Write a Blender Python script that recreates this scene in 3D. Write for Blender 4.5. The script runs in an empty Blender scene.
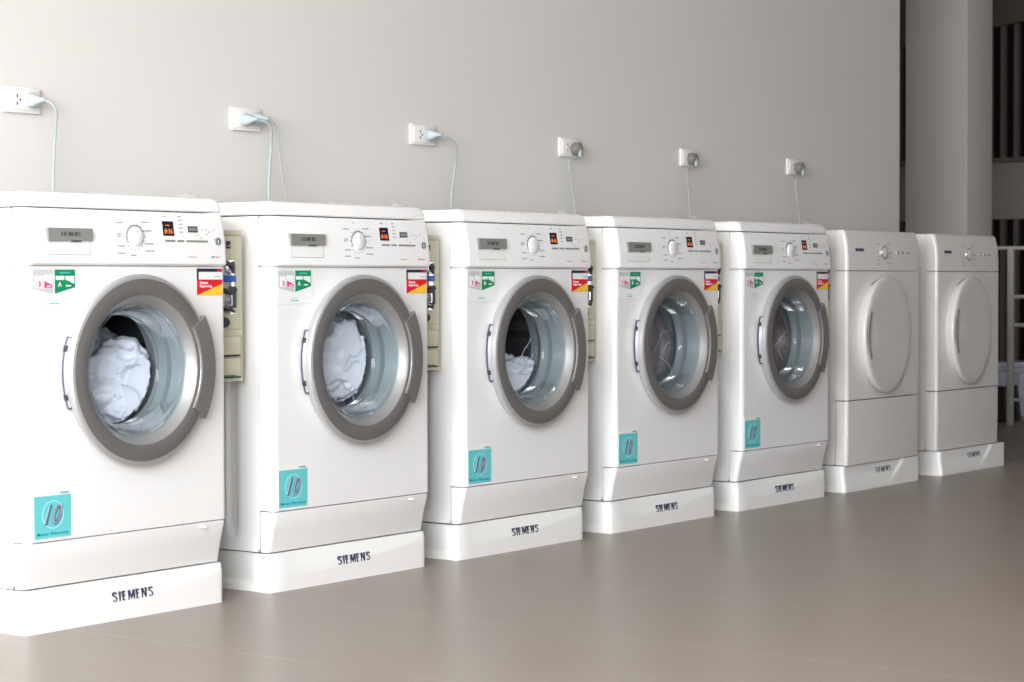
import bpy, bmesh, math, random
from mathutils import Vector, Matrix, noise
PI = math.pi
random.seed(4)
S = bpy.context.scene
COL = S.collection

# ------------------------------------------------------------------ camera, sky, lights, exposure
cam_d = bpy.data.cameras.new('camera'); cam = bpy.data.objects.new('camera', cam_d); COL.objects.link(cam); S.camera = cam
cam_d.sensor_width = 36; cam_d.lens = 2130.17 / 1024 * 36; cam_d.clip_end = 200
YAW, PIT, ROLL = math.radians(53.773), math.radians(-1.579), math.radians(-0.156)
fw = Vector((math.sin(YAW) * math.cos(PIT), math.cos(YAW) * math.cos(PIT), math.sin(PIT)))
rt = Vector((math.cos(YAW), -math.sin(YAW), 0)); up = rt.cross(fw)
r2 = rt * math.cos(ROLL) + up * math.sin(ROLL); u2 = up * math.cos(ROLL) - rt * math.sin(ROLL)
M = Matrix((r2, u2, -fw)).transposed().to_4x4(); M.translation = Vector((-3.0273, -3.4983, 0.7497))
cam.matrix_world = M
cam_d.dof.use_dof = True; cam_d.dof.focus_distance = 5.6; cam_d.dof.aperture_fstop = 9.0

world = bpy.data.worlds.new('world'); S.world = world; world.use_nodes = True
wb = world.node_tree.nodes['Background']
wb.inputs[0].default_value = (0.80, 0.86, 0.95, 1); wb.inputs[1].default_value = 0.30
S.view_settings.view_transform = 'Standard'; S.view_settings.look = 'None'
S.view_settings.gamma = 1; S.view_settings.use_curve_mapping = False
S.view_settings.exposure = -0.23

def area(name, loc, target, sx, sy, power, col=(1, 1, 1)):
    d = bpy.data.lights.new(name, 'AREA'); d.shape = 'RECTANGLE'; d.size = sx; d.size_y = sy
    d.energy = power; d.color = col
    o = bpy.data.objects.new(name, d); COL.objects.link(o); o.location = loc
    v = Vector(target) - Vector(loc); o.rotation_euler = v.to_track_quat('-Z', 'Y').to_euler()
    return o
# daylight through the shopfront glazing at the left end of the room and through the open street front
area('daylight_left_window', (-4.85, -2.9, 1.75), (0, -2.9, 1.6), 4.4, 2.3, 1020, (0.975, 0.985, 1.0))
area('daylight_street_front', (-2.6, -6.1, 1.5), (-2.2, 0, 1.3), 3.6, 2.4, 35, (0.93, 0.96, 1.0))
area('daylight_far_front', (6.5, -6.2, 1.6), (6.5, 0, 1.0), 6.0, 2.4, 4, (1.0, 0.95, 0.9))

# ------------------------------------------------------------------ materials
def mat(name, col, rough=0.5, metal=0.0, coat=0.0, spec=0.5, noise_amt=0.0, noise_scale=8.0, bump=0.0, bump_scale=60.0, emit=None, emit_s=0.0, trans=0.0):
    m = bpy.data.materials.new(name); m.use_nodes = True
    nt = m.node_tree; b = nt.nodes['Principled BSDF']
    b.inputs['Base Color'].default_value = (*col, 1); b.inputs['Roughness'].default_value = rough
    b.inputs['Metallic'].default_value = metal; b.inputs['Coat Weight'].default_value = coat
    b.inputs['Specular IOR Level'].default_value = spec
    if trans: b.inputs['Transmission Weight'].default_value = trans
    tc = nt.nodes.new('ShaderNodeTexCoord')
    if noise_amt > 0:
        n = nt.nodes.new('ShaderNodeTexNoise'); n.inputs['Scale'].default_value = noise_scale; n.inputs['Detail'].default_value = 4
        nt.links.new(tc.outputs['Object'], n.inputs['Vector'])
        mr = nt.nodes.new('ShaderNodeMix'); mr.data_type = 'RGBA'
        mr.inputs[6].default_value = (*[c * (1 - noise_amt) for c in col], 1)
        mr.inputs[7].default_value = (*[min(1, c * (1 + noise_amt)) for c in col], 1)
        nt.links.new(n.outputs[0], mr.inputs[0]); nt.links.new(mr.outputs[2], b.inputs['Base Color'])
    if bump > 0:
        n2 = nt.nodes.new('ShaderNodeTexNoise'); n2.inputs['Scale'].default_value = bump_scale
        nt.links.new(tc.outputs['Object'], n2.inputs['Vector'])
        bp = nt.nodes.new('ShaderNodeBump'); bp.inputs['Strength'].default_value = bump; bp.inputs['Distance'].default_value = 0.003
        nt.links.new(n2.outputs[0], bp.inputs['Height']); nt.links.new(bp.outputs[0], b.inputs['Normal'])
    if emit:
        b.inputs['Emission Color'].default_value = (*emit, 1); b.inputs['Emission Strength'].default_value = emit_s
    return m

WHITE = mat('white_enamel', (0.80, 0.80, 0.80), 0.32, coat=0.3, noise_amt=0.01)
DRYW = mat('dryer_enamel', (0.68, 0.665, 0.655), 0.30, coat=0.3, noise_amt=0.01)
PLASW = mat('white_plastic', (0.82, 0.82, 0.82), 0.38, noise_amt=0.01)
PEDW = mat('pedestal_plastic', (0.84, 0.84, 0.83), 0.28, noise_amt=0.015, noise_scale=3)
RING = mat('grey_ring_paint', (0.205, 0.198, 0.194), 0.38, metal=0.5)
CONE = mat('inner_ring_paint', (0.34, 0.34, 0.34), 0.36, metal=0.55)
SILV = mat('silver_trim', (0.52, 0.52, 0.53), 0.30, metal=0.55)
CHROME = mat('chrome', (0.80, 0.81, 0.83), 0.12, metal=1.0)
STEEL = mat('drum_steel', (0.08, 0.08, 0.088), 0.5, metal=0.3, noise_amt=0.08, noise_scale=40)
GREY = mat('grey_plastic', (0.23, 0.23, 0.22), 0.45, noise_amt=0.02)
HANDG = mat('handle_plastic', (0.15, 0.145, 0.14), 0.40, noise_amt=0.02)
DARK = mat('dark_plastic', (0.03, 0.03, 0.035), 0.4, noise_amt=0.05)
BLUEG = mat('hinge_blue', (0.045, 0.055, 0.13), 0.35, noise_amt=0.05)
SLOTG = mat('slot_shade_grey', (0.24, 0.23, 0.23), 0.5, noise_amt=0.02)
RUBBER = mat('grey_rubber', (0.16, 0.17, 0.18), 0.55, noise_amt=0.05)
MARK = mat('print_grey', (0.30, 0.30, 0.30), 0.6, noise_amt=0.02)
LOGO = mat('logo_ink', (0.045, 0.04, 0.09), 0.5, noise_amt=0.02)
BEIGE = mat('coin_box_beige', (0.52, 0.50, 0.36), 0.42, noise_amt=0.03, bump=0.05)
BEIGE2 = mat('coin_box_edge', (0.40, 0.385, 0.28), 0.42, noise_amt=0.03)
BLUE = mat('coin_blue', (0.01, 0.10, 0.42), 0.35, noise_amt=0.03)
GREEN = mat('energy_green', (0.0, 0.24, 0.10), 0.45, noise_amt=0.02)
PINK = mat('energy_pink', (0.62, 0.06, 0.20), 0.45, noise_amt=0.02)
STG = mat('sticker_grey', (0.52, 0.55, 0.58), 0.4, noise_amt=0.02)
STW = mat('sticker_white', (0.80, 0.82, 0.81), 0.3, noise_amt=0.01)
TEAL = mat('warranty_teal', (0.13, 0.56, 0.59), 0.4, noise_amt=0.04, noise_scale=15)
TEALD = mat('warranty_dark_teal', (0.01, 0.20, 0.32), 0.4, noise_amt=0.03)
TEALL = mat('warranty_ring', (0.50, 0.75, 0.80), 0.4, noise_amt=0.03)
SGREY = mat('numeral_grey', (0.12, 0.15, 0.22), 0.35, noise_amt=0.03)
SPINK = mat('numeral_silver', (0.45, 0.50, 0.58), 0.35, noise_amt=0.03)
RED = mat('flag_red', (0.66, 0.01, 0.025), 0.4, noise_amt=0.02)
YEL = mat('flag_gold', (0.90, 0.55, 0.04), 0.4, noise_amt=0.04)
NAVY = mat('flag_black', (0.025, 0.02, 0.05), 0.4, noise_amt=0.03)
CRIM = mat('flag_crimson', (0.50, 0.01, 0.09), 0.4, noise_amt=0.03)
SCREEN = mat('display_screen', (0.012, 0.010, 0.03), 0.15, noise_amt=0.03)
ORANGE = mat('display_digits', (1.0, 0.25, 0.04), 0.4, emit=(1.0, 0.20, 0.02), emit_s=0.35)
CORD = mat('cord_pale_blue', (0.34, 0.39, 0.40), 0.45, noise_amt=0.02)
PLUGB = mat('plug_pale_blue', (0.36, 0.42, 0.44), 0.4, noise_amt=0.03)
PLUGD = mat('plug_grey', (0.17, 0.165, 0.16), 0.45, noise_amt=0.03)
SOCK = mat('socket_white', (0.74, 0.73, 0.70), 0.35, noise_amt=0.01)
CLOTH = mat('laundry_white', (0.88, 0.86, 0.97), 0.8, noise_amt=0.05, bump=0.9, bump_scale=22)
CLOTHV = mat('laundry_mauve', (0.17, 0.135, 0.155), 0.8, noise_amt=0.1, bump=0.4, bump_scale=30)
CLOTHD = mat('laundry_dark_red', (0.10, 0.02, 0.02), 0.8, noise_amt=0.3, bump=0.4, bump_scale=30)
CLOTHK = mat('laundry_black', (0.025, 0.022, 0.025), 0.8, noise_amt=0.3, bump=0.4, bump_scale=30)
RAILW = mat('rail_white_paint', (0.42, 0.42, 0.385), 0.4, noise_amt=0.03)
LAV = mat('pale_lavender_board', (0.60, 0.60, 0.74), 0.5, noise_amt=0.05)
SLAT = mat('slat_brown_grey', (0.26, 0.215, 0.20), 0.6, noise_amt=0.1)
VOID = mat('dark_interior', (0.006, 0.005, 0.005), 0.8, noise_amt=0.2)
FASC = mat('dark_fascia', (0.22, 0.185, 0.155), 0.7, noise_amt=0.08)
STOOLM = mat('dark_stool', (0.02, 0.012, 0.012), 0.5, noise_amt=0.1)

def film_mat():
    m = bpy.data.materials.new('clear_film'); m.use_nodes = True; nt = m.node_tree
    for n in list(nt.nodes): nt.nodes.remove(n)
    out = nt.nodes.new('ShaderNodeOutputMaterial'); mix = nt.nodes.new('ShaderNodeMixShader')
    tr = nt.nodes.new('ShaderNodeBsdfTransparent'); gl = nt.nodes.new('ShaderNodeBsdfPrincipled')
    gl.inputs['Base Color'].default_value = (0.85, 0.86, 0.87, 1); gl.inputs['Roughness'].default_value = 0.15
    nz = nt.nodes.new('ShaderNodeTexNoise'); nz.inputs['Scale'].default_value = 30
    mr = nt.nodes.new('ShaderNodeMapRange'); mr.inputs[3].default_value = 0.35; mr.inputs[4].default_value = 0.7
    nt.links.new(nz.outputs[0], mr.inputs[0]); nt.links.new(mr.outputs[0], mix.inputs[0])
    nt.links.new(tr.outputs[0], mix.inputs[1]); nt.links.new(gl.outputs[0], mix.inputs[2]); nt.links.new(mix.outputs[0], out.inputs[0])
    return m
FILM = film_mat()

def glass_mat(name, tint, painted_sheen, ior, gloss=1.0):
    m = bpy.data.materials.new(name); m.use_nodes = True; nt = m.node_tree
    for n in list(nt.nodes): nt.nodes.remove(n)
    out = nt.nodes.new('ShaderNodeOutputMaterial')
    tr = nt.nodes.new('ShaderNodeBsdfTransparent'); tr.inputs[0].default_value = (*tint, 1)
    df = nt.nodes.new('ShaderNodeBsdfDiffuse'); df.inputs[0].default_value = (0.40, 0.49, 0.53, 1)  # pale diffuse colour stands in for light reflected in and passing through the bowl
    gl = nt.nodes.new('ShaderNodeBsdfGlossy'); gl.inputs['Roughness'].default_value = 0.06
    nz = nt.nodes.new('ShaderNodeTexNoise'); nz.inputs['Scale'].default_value = 14; nz.inputs['Detail'].default_value = 3
    tc = nt.nodes.new('ShaderNodeTexCoord'); nt.links.new(tc.outputs['Object'], nz.inputs['Vector'])
    mr = nt.nodes.new('ShaderNodeMapRange'); mr.inputs[3].default_value = painted_sheen * 0.85; mr.inputs[4].default_value = painted_sheen * 1.15
    nt.links.new(nz.outputs[0], mr.inputs[0])
    a = nt.nodes.new('ShaderNodeMixShader'); nt.links.new(mr.outputs[0], a.inputs[0])
    nt.links.new(tr.outputs[0], a.inputs[1]); nt.links.new(df.outputs[0], a.inputs[2])
    fr = nt.nodes.new('ShaderNodeFresnel'); fr.inputs[0].default_value = ior
    fm = nt.nodes.new('ShaderNodeMath'); fm.operation = 'MULTIPLY'; fm.inputs[1].default_value = gloss; nt.links.new(fr.outputs[0], fm.inputs[0])
    b = nt.nodes.new('ShaderNodeMixShader'); nt.links.new(fm.outputs[0], b.inputs[0])
    nt.links.new(a.outputs[0], b.inputs[1]); nt.links.new(gl.outputs[0], b.inputs[2]); nt.links.new(b.outputs[0], out.inputs[0])
    return m
GLASS = glass_mat('door_glass', (0.86, 0.92, 0.94), 0.0, 1.2, 0.2)
BOWLG = glass_mat('bowl_glass', (0.80, 0.88, 0.91), 0.20, 1.45, 0.40)
WINGL = glass_mat('window_glass', (0.95, 0.97, 0.98), 0.0, 1.3)

def wall_mat(name, col):
    m = mat(name, col, 0.75, noise_amt=0.025, noise_scale=1.3, bump=0.12, bump_scale=90)
    return m
WALL = wall_mat('wall_paint', (0.645, 0.622, 0.60))
CEIL = wall_mat('ceiling_paint', (0.75, 0.74, 0.72))
COLM = wall_mat('column_paint', (0.60, 0.555, 0.525))
WALLF = wall_mat('far_wall_paint', (0.62, 0.56, 0.515))

def floor_mat():
    m = bpy.data.materials.new('polished_taupe_floor'); m.use_nodes = True; nt = m.node_tree
    b = nt.nodes['Principled BSDF']; tc = nt.nodes.new('ShaderNodeTexCoord')
    mp = nt.nodes.new('ShaderNodeMapping'); nt.links.new(tc.outputs['Object'], mp.inputs[0])
    n = nt.nodes.new('ShaderNodeTexNoise'); n.inputs['Scale'].default_value = 1.6; n.inputs['Detail'].default_value = 6
    nt.links.new(mp.outputs[0], n.inputs['Vector'])
    cr = nt.nodes.new('ShaderNodeMix'); cr.data_type = 'RGBA'
    cr.inputs[6].default_value = (0.225, 0.188, 0.158, 1); cr.inputs[7].default_value = (0.28, 0.237, 0.20, 1)
    nt.links.new(n.outputs[0], cr.inputs[0])
    # pale joints between 0.6 m tiles, worn away in places
    def joints(axis, first, thr, amt):
        sp = nt.nodes.new('ShaderNodeSeparateXYZ'); nt.links.new(tc.outputs['Object'], sp.inputs[0])
        def mt(op, a, bb=None):
            n_ = nt.nodes.new('ShaderNodeMath'); n_.operation = op
            for k, v in enumerate((a, bb)):
                if v is None: continue
                if isinstance(v, (int, float)): n_.inputs[k].default_value = v
                else: nt.links.new(v, n_.inputs[k])
            return n_.outputs[0]
        d = mt('ABSOLUTE', mt('SUBTRACT', mt('FRACT', mt('ADD', mt('DIVIDE', mt('SUBTRACT', sp.outputs[axis], first), 0.6), 50.5)), 0.5))
        line = mt('LESS_THAN', d, 0.0028)
        n3 = nt.nodes.new('ShaderNodeTexNoise'); n3.inputs['Scale'].default_value = 1.7; nt.links.new(mp.outputs[0], n3.inputs['Vector'])
        mrr = nt.nodes.new('ShaderNodeMapRange'); mrr.inputs[1].default_value = thr; mrr.inputs[2].default_value = thr + .1; mrr.inputs[3].default_value = 0.05 * amt; mrr.inputs[4].default_value = amt
        nt.links.new(n3.outputs[0], mrr.inputs[0]); return mt('MULTIPLY', line, mrr.outputs[0])
    mu = nt.nodes.new('ShaderNodeMath'); mu.operation = 'MAXIMUM'
    nt.links.new(joints(0, 0.715, 0.42, 0.7), mu.inputs[0]); nt.links.new(joints(1, -1.79, 0.52, 0.25), mu.inputs[1])
    mx = nt.nodes.new('ShaderNodeMix'); mx.data_type = 'RGBA'; mx.inputs[7].default_value = (0.46, 0.40, 0.34, 1)
    nt.links.new(mu.outputs[0], mx.inputs[0]); nt.links.new(cr.outputs[2], mx.inputs[6]); nt.links.new(mx.outputs[2], b.inputs['Base Color'])
    rr = nt.nodes.new('ShaderNodeMapRange'); rr.inputs[3].default_value = 0.30; rr.inputs[4].default_value = 0.42
    nt.links.new(n.outputs[0], rr.inputs[0]); nt.links.new(rr.outputs[0], b.inputs['Roughness'])
    b.inputs['Specular IOR Level'].default_value = 0.42
    return m
FLOOR = floor_mat()

# ------------------------------------------------------------------ mesh helpers
class MB:
    def __init__(s): s.bm = bmesh.new(); s.mats = []
    def mi(s, m):
        if m not in s.mats: s.mats.append(m)
        return s.mats.index(m)
    def absorb(s, t, m):
        i = s.mi(m); mp = {}
        for v in t.verts: mp[v] = s.bm.verts.new(v.co)
        for f in t.faces:
            try: g = s.bm.faces.new([mp[v] for v in f.verts]); g.material_index = i
            except ValueError: pass
        t.free(); return s
    def box(s, x0, x1, y0, y1, z0, z1, m, bev=0.0, seg=2):
        t = bmesh.new(); bmesh.ops.create_cube(t, size=1)
        bmesh.ops.scale(t, vec=(x1 - x0, y1 - y0, z1 - z0), verts=t.verts)
        bmesh.ops.translate(t, vec=((x0 + x1) / 2, (y0 + y1) / 2, (z0 + z1) / 2), verts=t.verts)
        if bev: bmesh.ops.bevel(t, geom=list(t.edges), offset=bev, segments=seg, affect='EDGES', profile=0.5)
        return s.absorb(t, m)
    def prism(s, pts, y0, y1, m):           # outline in x,z ; from y0 (front) to y1 (back)
        t = bmesh.new()
        a = [t.verts.new((x, y0, z)) for x, z in pts]; b = [t.verts.new((x, y1, z)) for x, z in pts]
        t.faces.new(a); t.faces.new(b[::-1]); n = len(pts)
        for i in range(n): t.faces.new((a[i], b[i], b[(i + 1) % n], a[(i + 1) % n]))
        bmesh.ops.recalc_face_normals(t, faces=t.faces)
        return s.absorb(t, m)
    def lathe(s, prof, cx, cz, m, seg=72, a0=0.0, a1=2 * PI, closed=False):  # profile (r, y) about the y axis
        t = bmesh.new(); full = abs(a1 - a0 - 2 * PI) < 1e-6
        n = seg if full else seg + 1; rows = []
        for k in range(n):
            a = a0 + (a1 - a0) * k / seg
            rows.append([t.verts.new((cx + r * math.cos(a), y, cz + r * math.sin(a))) for r, y in prof])
        q = len(prof); jj = q if closed else q - 1
        for k in range(n if full else n - 1):
            A, B = rows[k], rows[(k + 1) % n]
            for j in range(jj):
                t.faces.new((A[j], A[(j + 1) % q], B[(j + 1) % q], B[j]))
        if closed and not full: t.faces.new(rows[0]); t.faces.new(rows[-1][::-1])
        bmesh.ops.remove_doubles(t, verts=t.verts, dist=1e-6)
        bmesh.ops.recalc_face_normals(t, faces=t.faces)
        return s.absorb(t, m)
    def loft(s, rings, m, cap=True):
        t = bmesh.new(); R = [[t.verts.new(p) for p in r] for r in rings]; n = len(R[0])
        for a, b in zip(R, R[1:]):
            for i in range(n): t.faces.new((a[i], a[(i + 1) % n], b[(i + 1) % n], b[i]))
        if cap: t.faces.new(R[0][::-1]); t.faces.new(R[-1])
        bmesh.ops.recalc_face_normals(t, faces=t.faces)
        return s.absorb(t, m)
    def tube(s, path, r, m, seg=10):
        P = [Vector(p) for p in path]; rings = []; prev = None
        rr = r if isinstance(r, (list, tuple)) else [r] * len(P)
        for i, p in enumerate(P):
            d = (P[min(i + 1, len(P) - 1)] - P[max(i - 1, 0)]).normalized()
            if prev is None:
                u = d.orthogonal().normalized()
            else:
                u = (prev - d * prev.dot(d)).normalized()
            prev = u; v = d.cross(u)
            rings.append([p + (u * math.cos(2 * PI * k / seg) + v * math.sin(2 * PI * k / seg)) * rr[i] for k in range(seg)])
        return s.loft(rings, m)
    def text(s, txt, x0, x1, z0, z1, y, m, shear=0.0, bold=0.0000, depth=0.0006):   # lettering fitted to a box on a plane facing -y
        c = bpy.data.curves.new('t', 'FONT'); c.body = txt; c.shear = shear; c.offset = bold; c.extrude = 0.02; c.resolution_u = 3; c.space_character = 1.12
        o = bpy.data.objects.new('t', c); COL.objects.link(o)
        dg = bpy.context.evaluated_depsgraph_get(); me = bpy.data.meshes.new_from_object(o.evaluated_get(dg))
        t = bmesh.new(); t.from_mesh(me); bpy.data.objects.remove(o); bpy.data.curves.remove(c); bpy.data.meshes.remove(me)
        xs = [v.co.x for v in t.verts]; ys = [v.co.y for v in t.verts]
        ax, bx, ay, by = min(xs), max(xs), min(ys), max(ys)
        for v in t.verts:
            X = x0 + (v.co.x - ax) / (bx - ax) * (x1 - x0); Z = z0 + (v.co.y - ay) / (by - ay) * (z1 - z0)
            Y = y - depth / 2 - v.co.z / 0.02 * depth / 2
            v.co = (X, Y, Z)
        return s.absorb(t, m)
    def build(s, name, parent=None, sharp=35, loc=None):
        me = bpy.data.meshes.new(name); s.bm.to_mesh(me); s.bm.free()
        for m in s.mats: me.materials.append(m)
        for p in me.polygons: p.use_smooth = True
        me.set_sharp_from_angle(angle=math.radians(sharp))
        o = bpy.data.objects.new(name, me); COL.objects.link(o)
        if parent: o.parent = parent
        if loc: o.location = loc
        return o

def letter_strokes():
    sc = []
    for k in range(9):                      # upper bowl of the S, right to left
        a = math.radians(20 + 250 * k / 8); sc.append((.39 + .33 * math.cos(a), .755 + .205 * math.sin(a)))
    for k in range(1, 9):
        a = math.radians(90 - 250 * k / 8); sc.append((.39 + .35 * math.cos(a), .265 + .225 * math.sin(a)))
    return {'S': (.84, [sc]), 'I': (.20, [[(.08, 0), (.08, 1)]]), 'E': (.60, [[(.08, 0), (.08, 1)], [(.08, .93), (.64, .93)], [(.08, .52), (.58, .52)], [(.08, .07), (.64, .07)]]),
            'M': (1.05, [[(.06, 0), (.13, 1)], [(.13, .97), (.5, .12)], [(.5, .12), (.87, .97)], [(.87, 1), (.94, 0)]]), 'N': (.86, [[(.08, 0), (.08, 1)], [(.10, .97), (.76, .03)], [(.78, 0), (.78, 1)]])}
STROKES = letter_strokes()
def word(mb, txt, x0, x1, z0, z1, y, m, w=0.135, depth=0.0006, back=0.0):
    gap = .28; tot = sum(STROKES[c][0] for c in txt) + gap * (len(txt) - 1); k = (x1 - x0) / tot; x = x0; h = z1 - z0; th = w * h / 2
    for c in txt:
        wd, st = STROKES[c]
        for pl in st:
            P = [Vector((x + px * wd * k, z0 + pz * h)) for px, pz in pl]; L_, R_ = [], []
            for i, p in enumerate(P):
                d = (P[min(i + 1, len(P) - 1)] - P[max(i - 1, 0)]).normalized(); n = Vector((-d.y, d.x)) * th * (1.15 if abs(d.x) < abs(d.y) else .85)
                L_.append(p + n); R_.append(p - n)
            t = bmesh.new()
            for i in range(len(P) - 1):
                q = [L_[i], L_[i + 1], R_[i + 1], R_[i]]
                f = [t.verts.new((v.x, y - depth, v.y)) for v in q]; g = [t.verts.new((v.x, y + back, v.y)) for v in q]
                t.faces.new(f); t.faces.new(g[::-1])
                for j in range(4): t.faces.new((f[j], g[j], g[(j + 1) % 4], f[(j + 1) % 4]))
            bmesh.ops.remove_doubles(t, verts=t.verts, dist=1e-7); bmesh.ops.recalc_face_normals(t, faces=t.faces); mb.absorb(t, m)
        x += (wd + gap) * k
def thing(name, label, cat, loc=(0, 0, 0), group=None):
    o = bpy.data.objects.new(name, None); COL.objects.link(o); o.empty_display_size = 0.1
    o.location = loc; o['label'] = label; o['category'] = cat
    if group: o['group'] = group
    return o
def tag(o, label, cat, group=None):
    o['label'] = label; o['category'] = cat
    if group: o['group'] = group
    return o
def struct(o): o['kind'] = 'structure'; return o
def dup(root, loc, label, group=None):
    kids = {}
    for o in list(COL.objects):
        if o.parent: kids.setdefault(o.parent, []).append(o)
    def cp(o, par):
        c = o.copy(); COL.objects.link(c)
        if par: c.parent = par
        for ch in kids.get(o, []): cp(ch, c)
        return c
    r = cp(root, None); r.location = loc; r['label'] = label
    if group: r['group'] = group
    return r

def rrect(z, x0, x1, yf, yb, r, rb=0.0005, n=8, rr=None):
    rr = rr or r
    """closed loop at height z: rounded front corners radius r, small back corners"""
    L = []
    for k in range(n + 1):
        a = PI + (PI / 2) * k / n
        L.append((x0 + r + r * math.cos(a), yf + r + r * math.sin(a), z))
    for k in range(n + 1):
        a = 1.5 * PI + (PI / 2) * k / n
        L.append((x1 - rr + rr * math.cos(a), yf + rr + rr * math.sin(a), z))
    L.append((x1, yb - rb, z)); L.append((x1 - rb, yb, z)); L.append((x0 + rb, yb, z)); L.append((x0, yb - rb, z))
    return L

# ------------------------------------------------------------------ the room
def sbox(name, x0, x1, y0, y1, z0, z1, m):
    b = MB(); b.box(x0, x1, y0, y1, z0, z1, m); return struct(b.build(name))
FY = -6.0
sbox('floor', -5.2, 12.2, FY - 1.0, 6.0, -0.12, 0.0, FLOOR)
sbox('ceiling', -5.2, 12.2, FY - 0.2, 6.0, 3.1, 3.25, CEIL)
sbox('wall_back', -5.0, 5.30, 0.55, 0.70, 0.0, 3.1, WALL)
sbox('wall_far', 12.0, 12.2, FY - 0.2, 6.0, 0.0, 3.1, WALLF)
sbox('wall_rear', 5.30, 12.0, 5.85, 6.0, 0.0, 3.1, WALLF)
# left end: piers and sill around a gridded shopfront window
b = MB()
b.box(-5.15, -5.0, -0.6, 0.70, 0, 3.1, WALL); b.box(-5.15, -5.0, FY - 0.2, -5.2, 0, 3.1, WALL)
b.box(-5.15, -5.0, -5.2, -0.6, 0, 0.35, WALL); b.box(-5.15, -5.0, -5.2, -0.6, 2.95, 3.1, WALL)
struct(b.build('wall_left'))
b = MB()
for k in range(6):
    y = -5.2 + 4.6 * k / 5; b.box(-4.80, -4.74, y - 0.03 + (0.03 if k == 0 else -0.03 if k == 5 else 0), y + 0.03 + (0.03 if k == 0 else -0.03 if k == 5 else 0), 0.35, 2.95, RAILW)
for z in (0.38, 1.2, 2.05, 2.92): b.box(-4.80, -4.74, -5.2, -0.6, z - 0.03, z + 0.03, RAILW)
b.box(-5.0, -4.74, -5.2, -5.14, 0.35, 2.95, RAILW); b.box(-5.0, -4.74, -0.66, -0.6, 0.35, 2.95, RAILW)
b.box(-5.0, -4.74, -5.2, -0.6, 0.35, 0.41, RAILW); b.box(-5.0, -4.74, -5.2, -0.6, 2.89, 2.95, RAILW)
struct(b.build('window_1'))
# street front: posts with open bays between them
b = MB()
for x0, x1 in ((-5.0, -4.6), (-.5, 0.3), (3.2, 3.5), (9.7, 12.0)): b.box(x0, x1, FY - 0.2, FY, 0, 3.1, WALL)
b.box(-5.0, 12.0, FY - 0.2, FY - 0.01, 2.85, 3.1, WALL)
struct(b.build('wall_front'))

# free-standing column behind the end of the machine wall
b = MB(); b.box(6.995, 7.31, 1.0, 1.345, 0, 3.1, COLM, 0.012)
col = b.build('column'); struct(col)

# ------------------------------------------------------------------ washing machine
BY = -0.012           # front plane of the body
def side_panel_pts(x, sgn, groove_y0, groove_y1, groove_z0, y0, y1, z0, z1, ny=44, nz=70):
    rc = (groove_y1 - groove_y0) / 2; cy = (groove_y0 + groove_y1) / 2; G = []
    for j in range(nz + 1):
        z = z0 + (z1 - z0) * j / nz; row = []
        for i in range(ny + 1):
            y = y0 + (y1 - y0) * i / ny
            zz = min(max(z, groove_z0 + rc), 0.84); d = math.hypot(y - cy, z - zz)
            t = min(max((rc - d) / 0.007, 0), 1); t = t * t * (3 - 2 * t)
            row.append((x + sgn * 0.007 * t, y, z))
        G.append(row)
    return G
def grid_faces(bm, G, mi):
    V = [[bm.verts.new(p) for p in r] for r in G]
    for a, b2 in zip(V, V[1:]):
        for i in range(len(a) - 1):
            f = bm.faces.new((a[i], a[i + 1], b2[i + 1], b2[i])); f.material_index = mi

def make_cabinet(root, m, z0=0.097, z1=0.911, y0=0.036, y1=0.45, groove=True):
    b = MB(); i = b.mi(m)
    for x, s in ((0.0, 1), (0.6, -1)):
        grid_faces(b.bm, side_panel_pts(x, s, 0.109, 0.147, 0.135 if groove else 5, y0, y1, z0, z1), i)
    t = bmesh.new()
    c = [(0, y1, z0), (0.6, y1, z0), (0.6, y1, z1), (0, y1, z1)]; t.faces.new([t.verts.new(p) for p in c])
    for z in (z0, z1): t.faces.new([t.verts.new(p) for p in [(0, y0, z), (0.6, y0, z), (0.6, y1, z), (0, y1, z)]])
    b.absorb(t, m)
    bmesh.ops.remove_doubles(b.bm, verts=b.bm.verts, dist=1e-5); bmesh.ops.recalc_face_normals(b.bm, faces=b.bm.faces)
    cab = b.build('cabinet', root)
    return cab

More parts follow.
